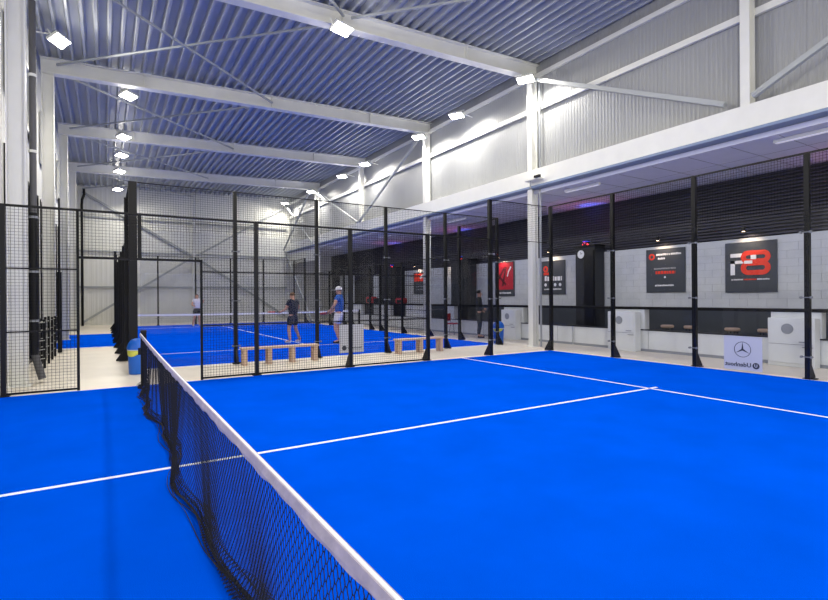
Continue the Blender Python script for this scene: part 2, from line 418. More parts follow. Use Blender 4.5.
# ------------------------------------------------------------------ enclosures
PW = .07
def wires(axis, c, a0, a1, z0, z1, pitch=.05, r=.0020):
    mb = MB(); n = max(1, round((a1-a0)/pitch)); m = max(1, round((z1-z0)/pitch))
    for i in range(n+1):
        a = a0 + (a1-a0)*i/n
        if axis == 'x': mb.box(c-r, c+r, a-r, a+r, z0, z1)
        else: mb.box(a-r, a+r, c-r, c+r, z0, z1)
    for j in range(m+1):
        z = z0 + (z1-z0)*j/m
        if axis == 'x': mb.box(c+r, c+3*r, a0, a1, z-r, z+r)
        else: mb.box(a0, a1, c+r, c+3*r, z-r, z+r)
    return mb
def post(par, x, y, h, foot=None, w=PW, d=.1, along='y'):
    """post in parent-local coords; foot = direction (dx,dy) of the triangular foot"""
    wx, wy = (w, d) if along == 'y' else (d, w)
    p_ = MB().box(x-wx/2, x+wx/2, y-wy/2, y+wy/2, 0, h).build('post', M['black'], par)
    m = MB()
    if foot:
        fx, fy = foot; s_ = .04
        px_, py_ = -fy, fx
        a = [(x+fx*.03, y+fy*.03), (x+fx*.24, y+fy*.24)]
        vs = []
        for sg in (-1, 1):
            ox, oy = px_*s_/2*sg, py_*s_/2*sg
            vs += [(a[0][0]+ox, a[0][1]+oy, .0), (a[1][0]+ox, a[1][1]+oy, .0), (a[1][0]+ox, a[1][1]+oy, .03), (a[0][0]+ox, a[0][1]+oy, .34)]
        m.poly(vs, [[0, 1, 2, 3], [7, 6, 5, 4], [0, 4, 5, 1], [1, 5, 6, 2], [2, 6, 7, 3], [3, 7, 4, 0]])
        m.box(x-.09+fx*.08, x+.09+fx*.08, y-.09+fy*.08, y+.09+fy*.08, 0, .015)
    else: m.box(x-.08, x+.08, y-.08, y+.08, 0, .015)
    m.build('foot', M['black'], p_)
    return p_
def clamps(par, pts, axis, glass_side):
    """glass fixing discs either side of a post"""
    for (x, y, z) in pts:
        m = MB()
        for s_ in (-1, 1):
            if axis == 'x': m.bar((x, y, z), (x, y+s_*.075, z), .014, .014); m.tube([(x-.02, y+s_*.075, z), (x+.02, y+s_*.075, z)], .022, 10)
            else: m.bar((x, y, z), (x+s_*.075, y, z), .014, .014); m.tube([(x+s_*.075, y-.02, z), (x+s_*.075, y+.02, z)], .022, 10)
        m.build('glass_clamp', M['chrome'], par)
# near court: glass end wall at X = 10
t = thing('glass_end_wall', (10.0, 0, 0), 'glass end wall of the near court with black posts, in front of the posters', 'court enclosure')
for y in (5, 3, 1, -1, -3, -5): post(t, .06, y, 4.0, (1, 0) if y < 5 else (0, 1), .08, .08)
for y in (3, 1, -1, -3, -5): MB().box(-.005, .005, y+.012, y+1.988, .03, 2.98).build('glass_panel', M['glass'], t)
for y in (3, 1, -1, -3, -5): wires('x', .03, y+.04, y+1.96, 3.0, 4.0).build('mesh_panel', M['wire'], t)
MB().box(.01, .05, -5, 5, 3.98, 4.01).build('top_rail', M['black'], t)
for y in (3, 1, -1, -3): clamps(t, [(-.01, y, z) for z in (.4, 1.45, 2.6)], 'x', 1)
# near court: side fence at Y = 5
t = thing('side_fence', (0, 5.06, 0), 'black mesh side fence of the near court with an open gateway by the net', 'court enclosure')
for x, h in ((-1.87, 3), (2, 3), (4, 3), (6, 3)): post(t, x, 0, h, (0, 1) if x > 3 else None, .07, .07)
post(t, 7.92, 0, 4.0, (0, 1), .08, .1, 'x')
for x in (-.9, 1.0):
    MB().box(x-.02, x+.02, -.02, .02, 0, 2.98 if x < 0 else 2.2).build('gate_jamb', M['black'], t)
MB().box(-.9, 1.02, -.02, .02, 2.18, 2.22).build('gate_lintel', M['black'], t)
MB().box(-.03, .03, -.03, .03, 2.2, 3.0).build('lintel_post', M['black'], t)
for (a, b) in ((-1.87, -.9), (-.9, 2), (2, 4), (4, 6), (6, 7.92)):
    MB().box(a, b, -.02, .02, 2.965, 3.0).build('top_rail', M['black'], t)
MB().box(7.92, 9.95, -.02, .0, 2.985, 3.0).build('top_rail', M['black'], t)
MB().box(7.92, 9.95, -.02, .0, 3.985, 4.0).build('top_rail', M['black'], t)
for (a, b) in ((-1.87, -.9), (1.0, 2), (2, 4), (4, 6)):
    for z in (1.0, 2.0): MB().box(a, b, -.012, .012, z-.012, z+.012).build('middle_rail', M['black'], t)
    MB().box(a, b, -.015, .015, .02, .05).build('bottom_rail', M['black'], t)
for (a, b, z0, z1) in ((-1.87, -.9, .03, 2.97), (-.9, 1.0, 2.2, 2.97), (1.0, 2, .03, 2.97), (2, 4, .03, 2.97), (4, 6, .03, 2.97), (6, 7.92, 2.0, 2.97), (7.92, 9.95, 3.0, 4.0)):
    wires('y', -.03, a, b, z0, z1).build('mesh_panel', M['wire'], t)
for (a, b, h) in ((6.04, 7.88, 1.98), (7.96, 9.98, 2.97)):
    MB().box(a, b, -.05, -.04, .03, h).build('glass_panel', M['glass'], t)
clamps(t, [(7.92, -.06, z) for z in (.4, 1.45, 2.6)], 'y', 1)
# second court: near glass wall at Y = 7.3
def glass_row(name, x0, ys_, label, foot):
    t = thing(name, (x0, ys_, 0), label, 'court enclosure')
    for k in range(6):
        post(t, 2*k if k else -.09, 0, 4.0, foot, .08 if k else .16, .08)
        if 0 < k < 6: clamps(t, [(2*k, -.05, z) for z in (.4, 1.45, 2.6)], 'y', 1)
    for k in range(5):
        MB().box(2*k+.04, 2*k+1.96, -.01, .0, .03, 2.98).build('glass_panel', M['glass'], t)
        wires('y', .01, 2*k+.04, 2*k+1.96, 3.0, 4.0).build('mesh_panel', M['wire'], t)
    MB().box(0, 10, -.015, .015, 3.98, 4.0).build('top_rail', M['black'], t)
    return t
glass_row('glass_end_wall', .08, 7.28, 'near glass end wall of the second court, tall black posts behind the benches', (0, -1))
glass_row('glass_end_wall', .08, 27.35, 'far glass end wall of the second court, close to the far wall of the hall', (0, 1))
def side_row(x, label, foot, near_w):
    t = thing('side_fence', (x, 7.3, 0), label, 'court enclosure')
    hs = {2: 4, 4: 3, 6: 3, 8: 3, 9: 3, 11: 3, 12: 3, 14: 3, 16: 3, 18: 4}
    for yy, h in hs.items(): post(t, 0, yy, h, foot, .1 if x < 5 else .08, .09)
    for a, b, z0, z1 in ((.1, 2, 3, 4), (2, 4, 2, 3), (4, 6, .05, 3), (6, 8, .05, 3), (8, 9, .05, 3), (9, 11, 2.2, 3), (11, 12, .05, 3), (12, 14, .05, 3), (14, 16, .05, 3), (16, 18, 2, 3), (18, 20, 3, 4)):
        wires('x', 0, a, b, z0, z1).build('mesh_panel', M['wire'], t)
        MB().box(-.015, .015, a, b, z1-.03, z1).build('top_rail', M['black'], t)
        if z0 < 1:
            for z in (1.0, 2.0): MB().box(-.012, .012, a, b, z-.012, z+.012).build('middle_rail', M['black'], t)
    for a, b, h in ((0, 2, 3), (2, 4, 2), (16, 18, 2), (18, 20, 3)):
        MB().box(-.005, .005, a+.04, b-.04, .03, h-.02).build('glass_panel', M['glass'], t)
    return t
side_row(C2X0, 'left side fence of the second court, its black posts lined up in a dense row', (-1, 0), .1)
side_row(C2X1, 'right side fence of the second court, receding in front of the spectator area', (1, 0), .08)

# ------------------------------------------------------------------ nets
def net_surface(L, detail, wav):
    """returns function (s,z)->(x,y,z) for net along local Y, s from 0 (far post) to L"""
    def top(s):
        if L == 10 and detail == 2: return .902 - .05*math.sin(min(s/5.0, 1)*PI/2) + (.03*(s-9.1)/.9 if s > 9.1 else 0)
        u = s/L; return .92 - .04*4*u*(1-u)
    def f(s, v):                      # v: 0 at ground, 1 at top
        z = v*top(s)
        x = wav * (1-v)**1.3 * (.05*math.sin(s*1.9+.6) + .03*math.sin(s*4.3) + .035*math.exp(-s*.8)*math.sin(s*14))
        x += wav * .018*math.exp(-s*.5)*math.sin(s*26)*(1-v*.6)
        return (x, -s, z)
    return f, top
f, top = net_surface(10, 2, 1)
t = thing('padel_net', (0, 5, 0), 'black padel net with white top band, the large near one', 'net')
def strand(mb, pts, r):
    pts = [Vector(p) for p in pts]; vs = []; fs = []; n = 3
    for i, p_ in enumerate(pts):
        d = (pts[min(i+1, len(pts)-1)] - pts[max(i-1, 0)]).normalized()
        a = d.cross(Vector((1, .01, 0))).normalized(); b = a.cross(d)
        for k in range(n): tt = 2*PI*k/n; vs.append(p_ + a*math.cos(tt)*r + b*math.sin(tt)*r)
    for i in range(len(pts)-1):
        for k in range(n): fs.append([i*n+k, i*n+(k+1) % n, (i+1)*n+(k+1) % n, (i+1)*n+k])
    mb.poly(vs, fs)
mb = MB(); pit = .022; rows = 36; ncol = int(10/pit)
for c in range(ncol):
    s0 = (c+.5)*pit; sg = 1 if c % 2 else -1
    pts = []
    for j in range(rows+1):
        v = j/rows
        o = .0 if j in (0, rows) else 0
        zig = (pit*.5 - .003)*.55
        k = zig*sg*(1 if j % 2 else -1)
        for e in (-.16, .16):
            vv = min(1, max(0, (j+e)/rows)); pts.append(f(min(9.99, max(.01, s0 + k)), vv))
    strand(mb, pts, .0018)
    if c+1 < ncol:
        for j in range(1, rows):
            # neighbours touch where their zigzags meet
            k = 1 if j % 2 else -1
            if sg*k > 0: strand(mb, [f(s0 + zig, j/rows), f(s0 + pit - zig, j/rows)], .0019)
mb.build('netting', M['netm'], t)
# loose bottom: folded netting gathered along the ground, with a thin cord
rnd = random.Random(3)
def hemx(s): return f(s, 0)[0] - .02 + .055*min(1, s/4) - .02*math.sin(s*2.2)
mb = MB(); k = 0
while k*.02 < 9.9:
    s = k*.02; x = hemx(s)
    wdt = .05 + .03*math.sin(s*2.7+1) + .02*math.sin(s*7)
    pts = [(x+.015, -s, .10+.03*math.sin(s*6)), (x-.02, -s-.012*(-1)**k, .06), (x-wdt*.7, -s, .035+.012*math.sin(s*17)), (x-wdt, -s-.01*(-1)**k, .012), (x-wdt*.3, -s, .012)]
    strand(mb, pts, .0026); k += 1
for q_, (dx, dz) in enumerate(((.0, .07), (-.02, .045), (-.04, .03), (-.06, .014), (-.02, .014), (-.05, .022))):
    pts = [(hemx(i*.09) + dx*(1+.5*math.sin(i*.25+q_)), -i*.09, max(.01, dz+.012*math.sin(i*.5+q_*2))) for i in range(110)]
    strand(mb, pts, .0035)
mb.build('bottom_fold', M['netm'], t)
pts = [(hemx(i*.08)-.035, -i*.08, .02+.01*math.sin(i*.4)**2) for i in range(124)]
MB().tube(pts, .007, 7).build('bottom_cord', M['netm'], t)
# white band
mb = MB(); mb2 = MB(); n = 260; vs = []; fs = []
prof = lambda s: [(-.012, -.047 - .005*math.sin(s*9) - .004*math.sin(s*23+1)), (-.016+.003*math.sin(s*13), -.03), (-.010, 0), (.010, 0), (.014, -.03), (.012, -.047 - .004*math.sin(s*11))]
for i in range(n+1):
    s = 10*i/n
    for (dx, dz) in prof(s): vs.append((dx, -s, top(s)+dz+.006))
for i in range(n):
    for k in range(6):
        fs.append([i*6+k, i*6+(k+1) % 6, (i+1)*6+(k+1) % 6, (i+1)*6+k])
mb.poly(vs, fs, 0, False); mb.build('top_band', M['tape'], t)
mb2.tube([(.0, -10*i/60, top(10*i/60)+.004) for i in range(61)], .0065, 8).build('band_edge', M['tape_edge'], t)
for yy in (-.03, -10.0+.03):
    MB().box(.0, .09, yy-.04, yy+.04, 0, .95).build('net_post', M['black'], t)
    MB().bevbox(-.005, .095, yy-.045, yy+.045, .93, .965, .01).build('post_cap', M['rubber'], t)
MB().bar((.005, -.03, .6), (-.04, -.03, .6), .03, .12).build('net_winch', M['rubber'], t)
f, top = net_surface(10, 1, .2)
t = thing('padel_net', (C2X1-.06, 17.3, 0), 'low net with white band across the middle of the second court', 'net', rz=-PI/2)
mb = MB(); 
for i in range(0, 125): s_ = i*.08; strand(mb, [f(s_, v/4) for v in range(5)], .002)
for j in range(11): strand(mb, [f(10*i/40, j/11) for i in range(41)], .002)
mb.build('netting', M['netm'], t)
vs = []; fs = []
for i in range(41):
    s = 10*i/40
    for dx, dz in ((-.012, -.06), (-.012, .01), (.012, .01), (.012, -.06)): vs.append((dx, -s, top(s)+dz))
for i in range(40):
    for k in range(4): fs.append([i*4+k, i*4+(k+1) % 4, (i+1)*4+(k+1) % 4, (i+1)*4+k])
MB().poly(vs, fs).build('top_band', M['tape_edge'], t)
for yy in (-.03, -9.97): MB().box(-.04, .04, yy-.04, yy+.04, 0, .95).build('net_post', M['black'], t)

# ------------------------------------------------------------------ floodlights
def floodlight(loc, aim, label, bracket=(0, 0, .5), power=1.0, size=.5):
    t = thing('floodlight', loc, label, 'floodlight')
    d = Vector(aim).normalized(); qq = d.to_track_quat('-Z', 'Y'); mt = qq.to_matrix().to_4x4()
    def P(mb): mb.v = [tuple(mt @ Vector(v)) for v in mb.v]; return mb
    w_, h_ = size, size*.62
    P(MB().bevbox(-w_/2, w_/2, -h_/2, h_/2, .0, .07, .015)).build('housing', M['steel'], t)
    m = MB()
    for k in range(9): m.box(-w_/2+.03+k*(w_-.06)/8-.004, -w_/2+.03+k*(w_-.06)/8+.004, -h_/2+.03, h_/2-.03, .07, .11)
    P(m).build('cooling_fin', M['grey'], t)
    P(MB().box(-w_/2+.02, w_/2-.02, -h_/2+.02, h_/2-.02, -.008, -.001)).build('led_panel', M['lamp'], t)
    m = MB(); m.bar((-w_/2-.02, 0, .03), (-w_/2-.02, 0, .18), .03, .008); m.bar((w_/2+.02, 0, .03), (w_/2+.02, 0, .18), .03, .008); m.bar((-w_/2-.03, 0, .18), (w_/2+.03, 0, .18), .03, .01, up=(0, 1, 0))
    P(m); m.bar(mt @ Vector((0, 0, .18)), bracket, .03); m.build('bracket', M['steel'], t)
    L = bpy.data.lights.new('flood_light', 'AREA'); L.shape = 'RECTANGLE'; L.size = w_; L.size_y = h_; L.energy = FLOOD_POWER*power
    L.color = (1, .95, .85)
    lo = bpy.data.objects.new('flood_light', L); C.objects.link(lo); lo.parent = t
    G = bpy.data.lights.new('added_fill', 'POINT'); G.energy = 13*power; G.shadow_soft_size = .12; G.color = (1, .97, .92)  # added point light, brightens the rafters and deck around each floodlight
    go = bpy.data.objects.new('added_fill', G); C.objects.link(go); go.parent = t; go.location = d*.3
    lo.location = d*.03; lo.rotation_mode = 'QUATERNION'; lo.rotation_quaternion = qq
    return t
hh = 7.78
right = [(5.9, 7.86, 'on the nearest right column'), (9.3, 7.86, 'second along the right wall'), (11.8, 7.8, 'third along the right wall, on the second column'),
         (16.6, 7.83, 'fourth along the right wall'), (19.3, 7.82, 'fifth along the right wall'), (23.9, 7.86, 'sixth along the right wall'), (29.0, 8.0, 'last along the right wall')]
for (y, z, l) in right:
    floodlight((10.03, y, z), (-.22, -.12, -.95), 'bright white floodlight under the roof edge, ' + l, bracket=(.74 if y in (9.3, 16.6, 19.3, 29.0) else .5, .05, .1), power=1.0)
left = [(12.9, 'nearest of the row hanging down the left of the hall'), (17.5, 'second of the row hanging down the left of the hall'), (20.4, 'third of the row hanging down the left of the hall'),
        (23.6, 'fourth of the row hanging down the left of the hall'), (28.3, 'farthest of the row hanging down the left of the hall')]
for (y, l) in left: floodlight((.14, y, hh), (.25, -.25, -.95), 'bright white floodlight, ' + l, bracket=(0, 0, rz(0)+RD-hh))
floodlight((-1.42, 9.95, 7.78), (.5, -.3, -.85), 'bright white floodlight fixed high on the left wall near the first column', bracket=(-.62, 0, .1))
floodlight((4.2, 5.85, 7.72), (.1, -.35, -.95), 'brightest floodlight, hanging under the widest roof beam at the top centre', bracket=(0, .28, .22), power=1.6)
# the same fittings over the near half of the court, above the top of the frame
floodlight((.14, 1.2, hh), (.3, -.1, -.95), 'white floodlight over the near court, above the top of the frame', bracket=(0, 0, .45), power=1.6)
floodlight((4.2, -4.0, 7.8), (.0, .2, -.95), 'white floodlight over the near court, behind the camera', bracket=(0, 0, .55), power=2.0)

# ------------------------------------------------------------------ spectator recess
def poster(y0, y1, z0, z1, label, draw):
    X = 13.89; t = thing('wall_poster', (X, (y0+y1)/2, (z0+z1)/2), label, 'poster', 'advertising posters on the recess wall')
    w_, h_ = y1-y0, z1-z0
    MB().bevbox(-.035, 0, -w_/2, w_/2, -h_/2, h_/2, .006).build('panel', M['charcoal'], t)
    # local drawing frame: u to the right seen by the viewer (-Y), v up
    def U(u0, u1, v0, v1, m, mb=None, dx=.0):
        b = mb or MB(); b.box(-.040-dx, -.036, -u1, -u0, v0, v1)
        return b
    draw(t, U, w_, h_); return t
def ring(mb, u, v, r0, r1, dx=0, n=28, a0=0, a1=2*PI, sq=1.0):
    vs = []; fs = []
    for i in range(n+1):
        a = a0+(a1-a0)*i/n
        for r in (r0, r1):
            for x in (-.036, -.041-dx): vs.append((x, -(u+r*math.cos(a)), v+r*math.sin(a)*sq))
    for i in range(n):
        b = i*4; fs += [[b+1, b+3, b+7, b+5], [b, b+4, b+6, b+2], [b, b+1, b+5, b+4], [b+2, b+6, b+7, b+3]]
    mb.poly(vs, fs); return mb
def dashes(U, u0, u1, v, h, seed=1, gap=.35):
    r = random.Random(seed); mb = MB(); u = u0
    while u < u1:
        l = h*r.uniform(.4, .9); U(u, min(u+l, u1), v, v+h*r.uniform(.75, 1.0), None, mb); u += l + h*gap*(2.2 if r.random() < .18 else 1)*.6
    return mb
def rrect(mb, u0, u1, v0, v1, th, dx):
    """rounded rectangular ring"""
    r = min(u1-u0, v1-v0)/2; n = 8; out = []; inn = []
    for (cx_, cz_, a0) in ((u1-r, v1-r, 0), (u0+r, v1-r, PI/2), (u0+r, v0+r, PI), (u1-r, v0+r, 1.5*PI)):
        for i in range(n+1):
            a = a0+i*PI/2/n; out.append((cx_+r*math.cos(a), cz_+r*math.sin(a))); inn.append((cx_+(r-th)*math.cos(a), cz_+(r-th)*math.sin(a)))
    vs = []
    for (a, b) in zip(out, inn):
        for (u, v) in (a, b):
            for x in (-.036, -.042-dx): vs.append((x, -u, v))
    N = len(out); fs = []
    for i in range(N):
        b = i*4; e = ((i+1) % N)*4; fs += [[b+1, b+3, e+3, e+1], [b, e, e+2, b+2], [b, b+1, e+1, e], [b+2, e+2, e+3, b+3]]
    mb.poly(vs, fs)
def draw_ps(t, U, w_, h_):
    m = MB(); U(-.48, -.12, .27, .37, None, m); U(-.48, -.15, .1, .18, None, m); U(-.48, -.37, -.2, .18, None, m)
    m.build('letter_p', M['pwhite'], t)
    m = MB(); rrect(m, -.22, .48, .09, .43, .12, .002); m.build('letter_s', M['red'], t)
    m = MB(); rrect(m, -.22, .48, -.21, .16, .125, .003); m.build('letter_s_lower', M['red'], t)
    m = MB(); U(.02, .15, .2, .31, None, m, .008); U(-.14, .06, .09, .17, None, m, .008); m.build('highlight', M['pwhite'], t)
    dashes(U, -.46, -.17, -.34, .035, 3).build('caption', M['pwhite'], t)
    dashes(U, -.15, .15, -.34, .035, 4).build('caption', M['red'], t)
    dashes(U, .17, .46, -.34, .035, 5).build('caption', M['pwhite'], t)
def draw_ring(t, U, w_, h_):
    m = MB(); ring(m, -.42, .43, .05, .1); m.build('logo_ring', M['red'], t)
    dashes(U, -.27, .5, .46, .06, 11).build('heading', M['pwhite'], t)
    dashes(U, -.22, .02, .34, .06, 12).build('heading', M['pwhite'], t)
    dashes(U, -.35, .34, .04, .05, 13).build('caption', M['grey'], t)
    dashes(U, -.3, .32, -.1, .1, 14).build('red_heading', M['red'], t)
    m = MB(); ring(m, 0, -.2, 0, .03); m.build('small_mark', M['pwhite'], t)
    dashes(U, -.32, .28, -.47, .05, 15).build('caption', M['pwhite'], t)
def draw_icons(t, U, w_, h_):
    m = MB(); ring(m, -.35, .33, .05, .12); U(-.45, -.2, .1, .2, None, m); m.build('logo_mark', M['red'], t)
    dashes(U, -.4, .45, -.12, .2, 21, .3).build('heading', M['pwhite'], t)
    m = MB()
    for k in range(4): ring(m, -.36+.24*k, -.27, 0, .06)
    m.build('icon_row', M['pwhite'], t)
    dashes(U, -.42, .42, -.46, .05, 22).build('caption', M['pwhite'], t)
def draw_check(t, U, w_, h_):
    MB().box(-.041, -.036, -w_/2+.05, w_/2-.05, -h_/2+.28, h_/2-.04).build('red_field', M['crimson'], t)
    m = MB(); 
    for (a, b) in (((-.4, .2), (.1, -.25)), ((.1, .5), (-.1, -.3)), ((-.45, -.1), (.0, .45))):
        m.bar((-.043, -a[0], a[1]), (-.043, -b[0], b[1]), .1, .006, up=(1, 0, 0))
    m.build('dark_figure', M['darkred'], t)
    m = MB().bar((-.047, -.2, .1), (-.047, -.27, .3), .05, .006, up=(1, 0, 0)).bar((-.047, -.27, .3), (-.047, -.42, .5), .06, .006, up=(1, 0, 0)); m.build('white_tick', M['pwhite'], t)
    dashes(U, -.3, .4, -.62, .07, 31).build('caption', M['pwhite'], t)
def draw_small(t, U, w_, h_):
    MB().box(-.041, -.036, -w_/2+.05, w_/2-.1, .1, h_/2-.06).build('red_field', M['red'], t)
    m = MB().bar((-.045, -.1, .3), (-.045, -.45, .42), .16, .006, up=(1, 0, 0)); m.build('white_arrow', M['pwhite'], t)
    dashes(U, -.3, .4, -.2, .07, 41).build('caption', M['grey'], t); dashes(U, -.3, .4, -.35, .05, 42).build('caption', M['grey'], t)
poster(1.05, 2.29, 1.57, 2.9, 'charcoal poster with white P and red S shaped logo, rightmost on the wall', draw_ps)
poster(3.4, 4.63, 1.6, 2.92, 'charcoal poster with small red ring logo and lines of white and red text', draw_ring)
poster(7.88, 9.06, 1.58, 2.85, 'dark poster partly behind the corner post, white lettering and a row of icons', draw_icons)
poster(10.57, 11.75, 1.53, 2.98, 'crimson poster with white tick mark, left of the nearest white column', draw_check)
poster(17.34, 18.5, 1.68, 2.84, 'small dark poster with red upper part, farthest along the wall', draw_small)
def picture_spot(y, z, label):
    t = thing('picture_spotlight', (13.55, y, z+.08), label, 'spotlight')
    MB().tube([(0, 0, .07), (.0, 0, -.05)], [.035, .045], 12).build('shade', M['black'], t)
    MB().tube([(0, 0, -.052), (0, 0, -.056)], .036, 12).build('lamp_face', M['spotface'], t)
    MB().bar((0, 0, .05), (.33, 0, .07), .02).build('arm', M['black'], t)
    L = bpy.data.lights.new('spot_light', 'SPOT'); L.energy = 26; L.color = (1, .72, .46); L.spot_size = 1.9; L.spot_blend = .9; L.shadow_soft_size = .03
    lo = bpy.data.objects.new('spot_light', L); C.objects.link(lo); lo.parent = t; lo.location = (-.02, 0, -.08)
    lo.rotation_euler = (0, math.radians(-38), 0)
for (y, l) in ((1.68, 'above the rightmost poster'), (4.05, 'above the red ring poster'), (8.4, 'above the poster behind the corner post'), (11.2, 'above the crimson poster'), (17.9, 'above the farthest poster'), (14.95, 'between the crimson and the farthest poster')):
    picture_spot(y, 3.12, 'small warm picture light ' + l)
# dark pillars with coloured uplights
def pillar(y0, y1, label, clock=False):
    x0 = 13.35; yc = (y0+y1)/2
    t = thing('dark_pillar', (x0, yc, -.012), label, 'pillar')
    hy = (y1-y0)/2
    MB().box(0, .47, -hy, hy, 0, 3.18).build('pillar_body', M['anthracite'], t)
    MB().box(-.03, 0, -hy-.02, -hy+.42, 0, 3.12).box(-.06, -.03, -hy+.02, -hy+.3, 0, 3.05).build('dark_panel', M['screen'], t)
    MB().box(-.05, .5, -hy-.03, hy+.03, 3.18, 3.24).build('capital', M['black'], t)
    u = thing('uplight', (x0+.05, yc, 3.25), 'red and blue uplight, top of ' + label, 'lamp')
    MB().tube([(0, 0, -.02), (0, 0, .1)], [.09, .13], 16).build('housing', M['black'], u)
    MB().tube([(0, 0, .101), (0, 0, .106)], .12, 16).build('lens', M['blueface'], u)
    MB().tube([(-.02, -.1, .02), (-.02, .1, .02)], .04, 10).build('red_lens', M['redface'], u)
    for col, e, off, sz in (((.05, .16, 1), 80, (-.1, 0, .13), .95), ((1, .1, .25), 20, (-.25, 0, -.02), 2.4)):
        L = bpy.data.lights.new('uplight_beam', 'SPOT'); L.energy = e; L.color = col; L.spot_size = sz; L.spot_blend = .8; L.shadow_soft_size = .05
        lo = bpy.data.objects.new('uplight_beam', L); C.objects.link(lo); lo.parent = u; lo.location = off; lo.rotation_euler = (0, PI+.3, 0)
    if clock:
        c = thing('wall_clock', (x0-.0, yc+.15, 2.93), 'small round white wall clock on the dark pillar', 'clock')
        MB().poly(*disc(0, 0, .16, -.03, 0)).build('rim', M['black'], c)
        MB().poly(*disc(0, 0, .14, -.035, -.03)).build('dial', M['clockface'], c)
        MB().bar((-.037, 0, 0), (-.037, 0, .09), .012, .004, up=(1, 0, 0)).bar((-.037, 0, 0), (-.037, -.06, .03), .014, .004, up=(1, 0, 0)).build('hands', M['black'], c)
def disc(y, z, r, x0, x1, n=28):
    vs = [(x, y+r*math.cos(2*PI*k/n), z+r*math.sin(2*PI*k/n)) for x in (x0, x1) for k in range(n)]
    return vs, [[k, (k+1) % n, n+(k+1) % n, n+k] for k in range(n)] + [list(range(n))[::-1], list(range(n, 2*n))]
pillar(6.15, 6.95, 'wide dark pillar with a clock', True)
pillar(13.0, 14.3, 'dark pillar seen behind the second court corner')
pillar(19.5, 20.7, 'dark pillar at the far end of the poster wall')
pillar(-1.6, -.6, 'dark pillar farthest right, mostly out of view')
# viewing counter: low white wall, posts, black ledge
def counter(y0, y1, solids, label):
    t = thing('viewing_counter', (12.0, y0, -.012), label, 'counter')
    L = y1-y0
    MB().box(0, .12, 0, L, 0, .57).build('low_panel', M['white'], t)
    m = MB(); yy = .6
    while yy < L: m.box(-.004, 0, yy-.005, yy+.005, .02, .56); yy += 1.25
    m.build('panel_joint', M['grey'], t)
    MB().box(-.006, .0, 0, L, 0, .07).build('skirting', M['grey'], t)
    for a, b in solids: MB().box(-.01, .2, a-y0, b-y0, .57, 1.14).build('white_post', M['white'], t)
    MB().box(-.03, .4, 0, L, 1.14, 1.21).build('ledge', M['black'], t)
    MB().box(-.02, .14, 0, L, .57, .6).build('sill', M['anthracite'], t)
counter(-8.5, 5.9, ((-.52, .4), (3.45, 4.45)), 'white low counter wall with black ledge and dark openings, under the rightmost posters')
counter(5.95, 12.9, ((8.1, 9.1), (12.2, 12.9)), 'white low counter wall with black ledge, between the clock pillar and the crimson poster')
counter(12.95, 23.6, ((14.4, 16.2), (17.8, 19.0), (21.2, 23.6)), 'white low counter wall in the distance behind the second court')
# white cabinets in front of the counter
def cabinet(y0, y1, x0, z1, label):
    t = thing('white_cabinet', (x0, (y0+y1)/2, -.012), label, 'cabinet'); h_ = (y1-y0)/2
    MB().bevbox(0, 11.965-x0, -h_, h_, 0, z1, .008).build('body', M['white'], t)
    d = MB().bevbox(-.02, 0, -h_+.03, h_-.03, .08, z1-.04, .004).build('door', M['white'], t)
    MB().poly(*disc(.12*h_, z1*.78, .11, -.03, -.02)).build('round_emblem', M['grey'], d)
    MB().bar((-.04, -h_+.1, z1*.52), (-.04, -h_+.26, z1*.52), .02).bar((-.04, -h_+.02, z1*.42), (-.04, -h_+.2, z1*.42), .02).build('handle', M['grey'], d)
    MB().box(-.024, -.018, -h_+.03, h_-.03, z1*.46, z1*.47).build('drawer_line', M['grey'], d)
cabinet(3.55, 4.42, 11.72, 1.08, 'white cabinet with round emblem, below and left of the red ring poster')
cabinet(-.5, .35, 11.72, 1.02, 'white cabinet with round emblem, right of the star board')
cabinet(8.2, 8.95, 11.72, 1.05, 'white cabinet in front of the counter, left of the nearest white column')
# stools behind the openings
def stool(x, y, label):
    t = thing('wooden_stool', (x, y, -.012), label, 'stool', 'stools behind the counter')
    MB().lathe([(0, .62), (.15, .62), (.17, .64), (.17, .68), (.15, .7), (0, .7)], n=18).build('seat', M['wood'], t)
    for k in range(4):
        a = PI/4+k*PI/2; MB().tube([(.11*math.cos(a), .11*math.sin(a), .63), (.17*math.cos(a), .17*math.sin(a), 0)], .014, 6).build('leg', M['black'], t)
for x, y, l in ((12.8, 1.6, 'brown-topped stool behind the counter, directly left of the star board'), (12.9, 2.7, 'brown-topped stool behind the counter, under the red ring poster'),
                (12.8, 3.3, 'brown-topped stool behind the counter, next to the left white cabinet'), (12.9, .9, 'brown-topped stool behind the counter, just above the star board')):
    stool(x, y, l)
# pipe bracket on the column
t = thing('pipe_bracket', (10.32, 5.9, 4.95), 'small dark fitting with two valves on the nearest column at beam height', 'fitting')
MB().box(-.14, .1, -.3, .25, -.02, .03).build('arm', M['steel'], t)
MB().bevbox(-.2, -.12, -.42, -.2, 0, .07, .008).build('dark_cap', M['black'], t)
MB().tube([(-.08, .05, .03), (-.08, .05, -.25)], .02, 8).build('valve', M['grey'], t)
t = MB().tube([(10.62, 5.93, 0), (10.62, 5.93, 7.9)], .03, 10).build('conduit', M['grey']); tag(t, 'thin grey conduit running up beside the nearest right column', 'pipe')
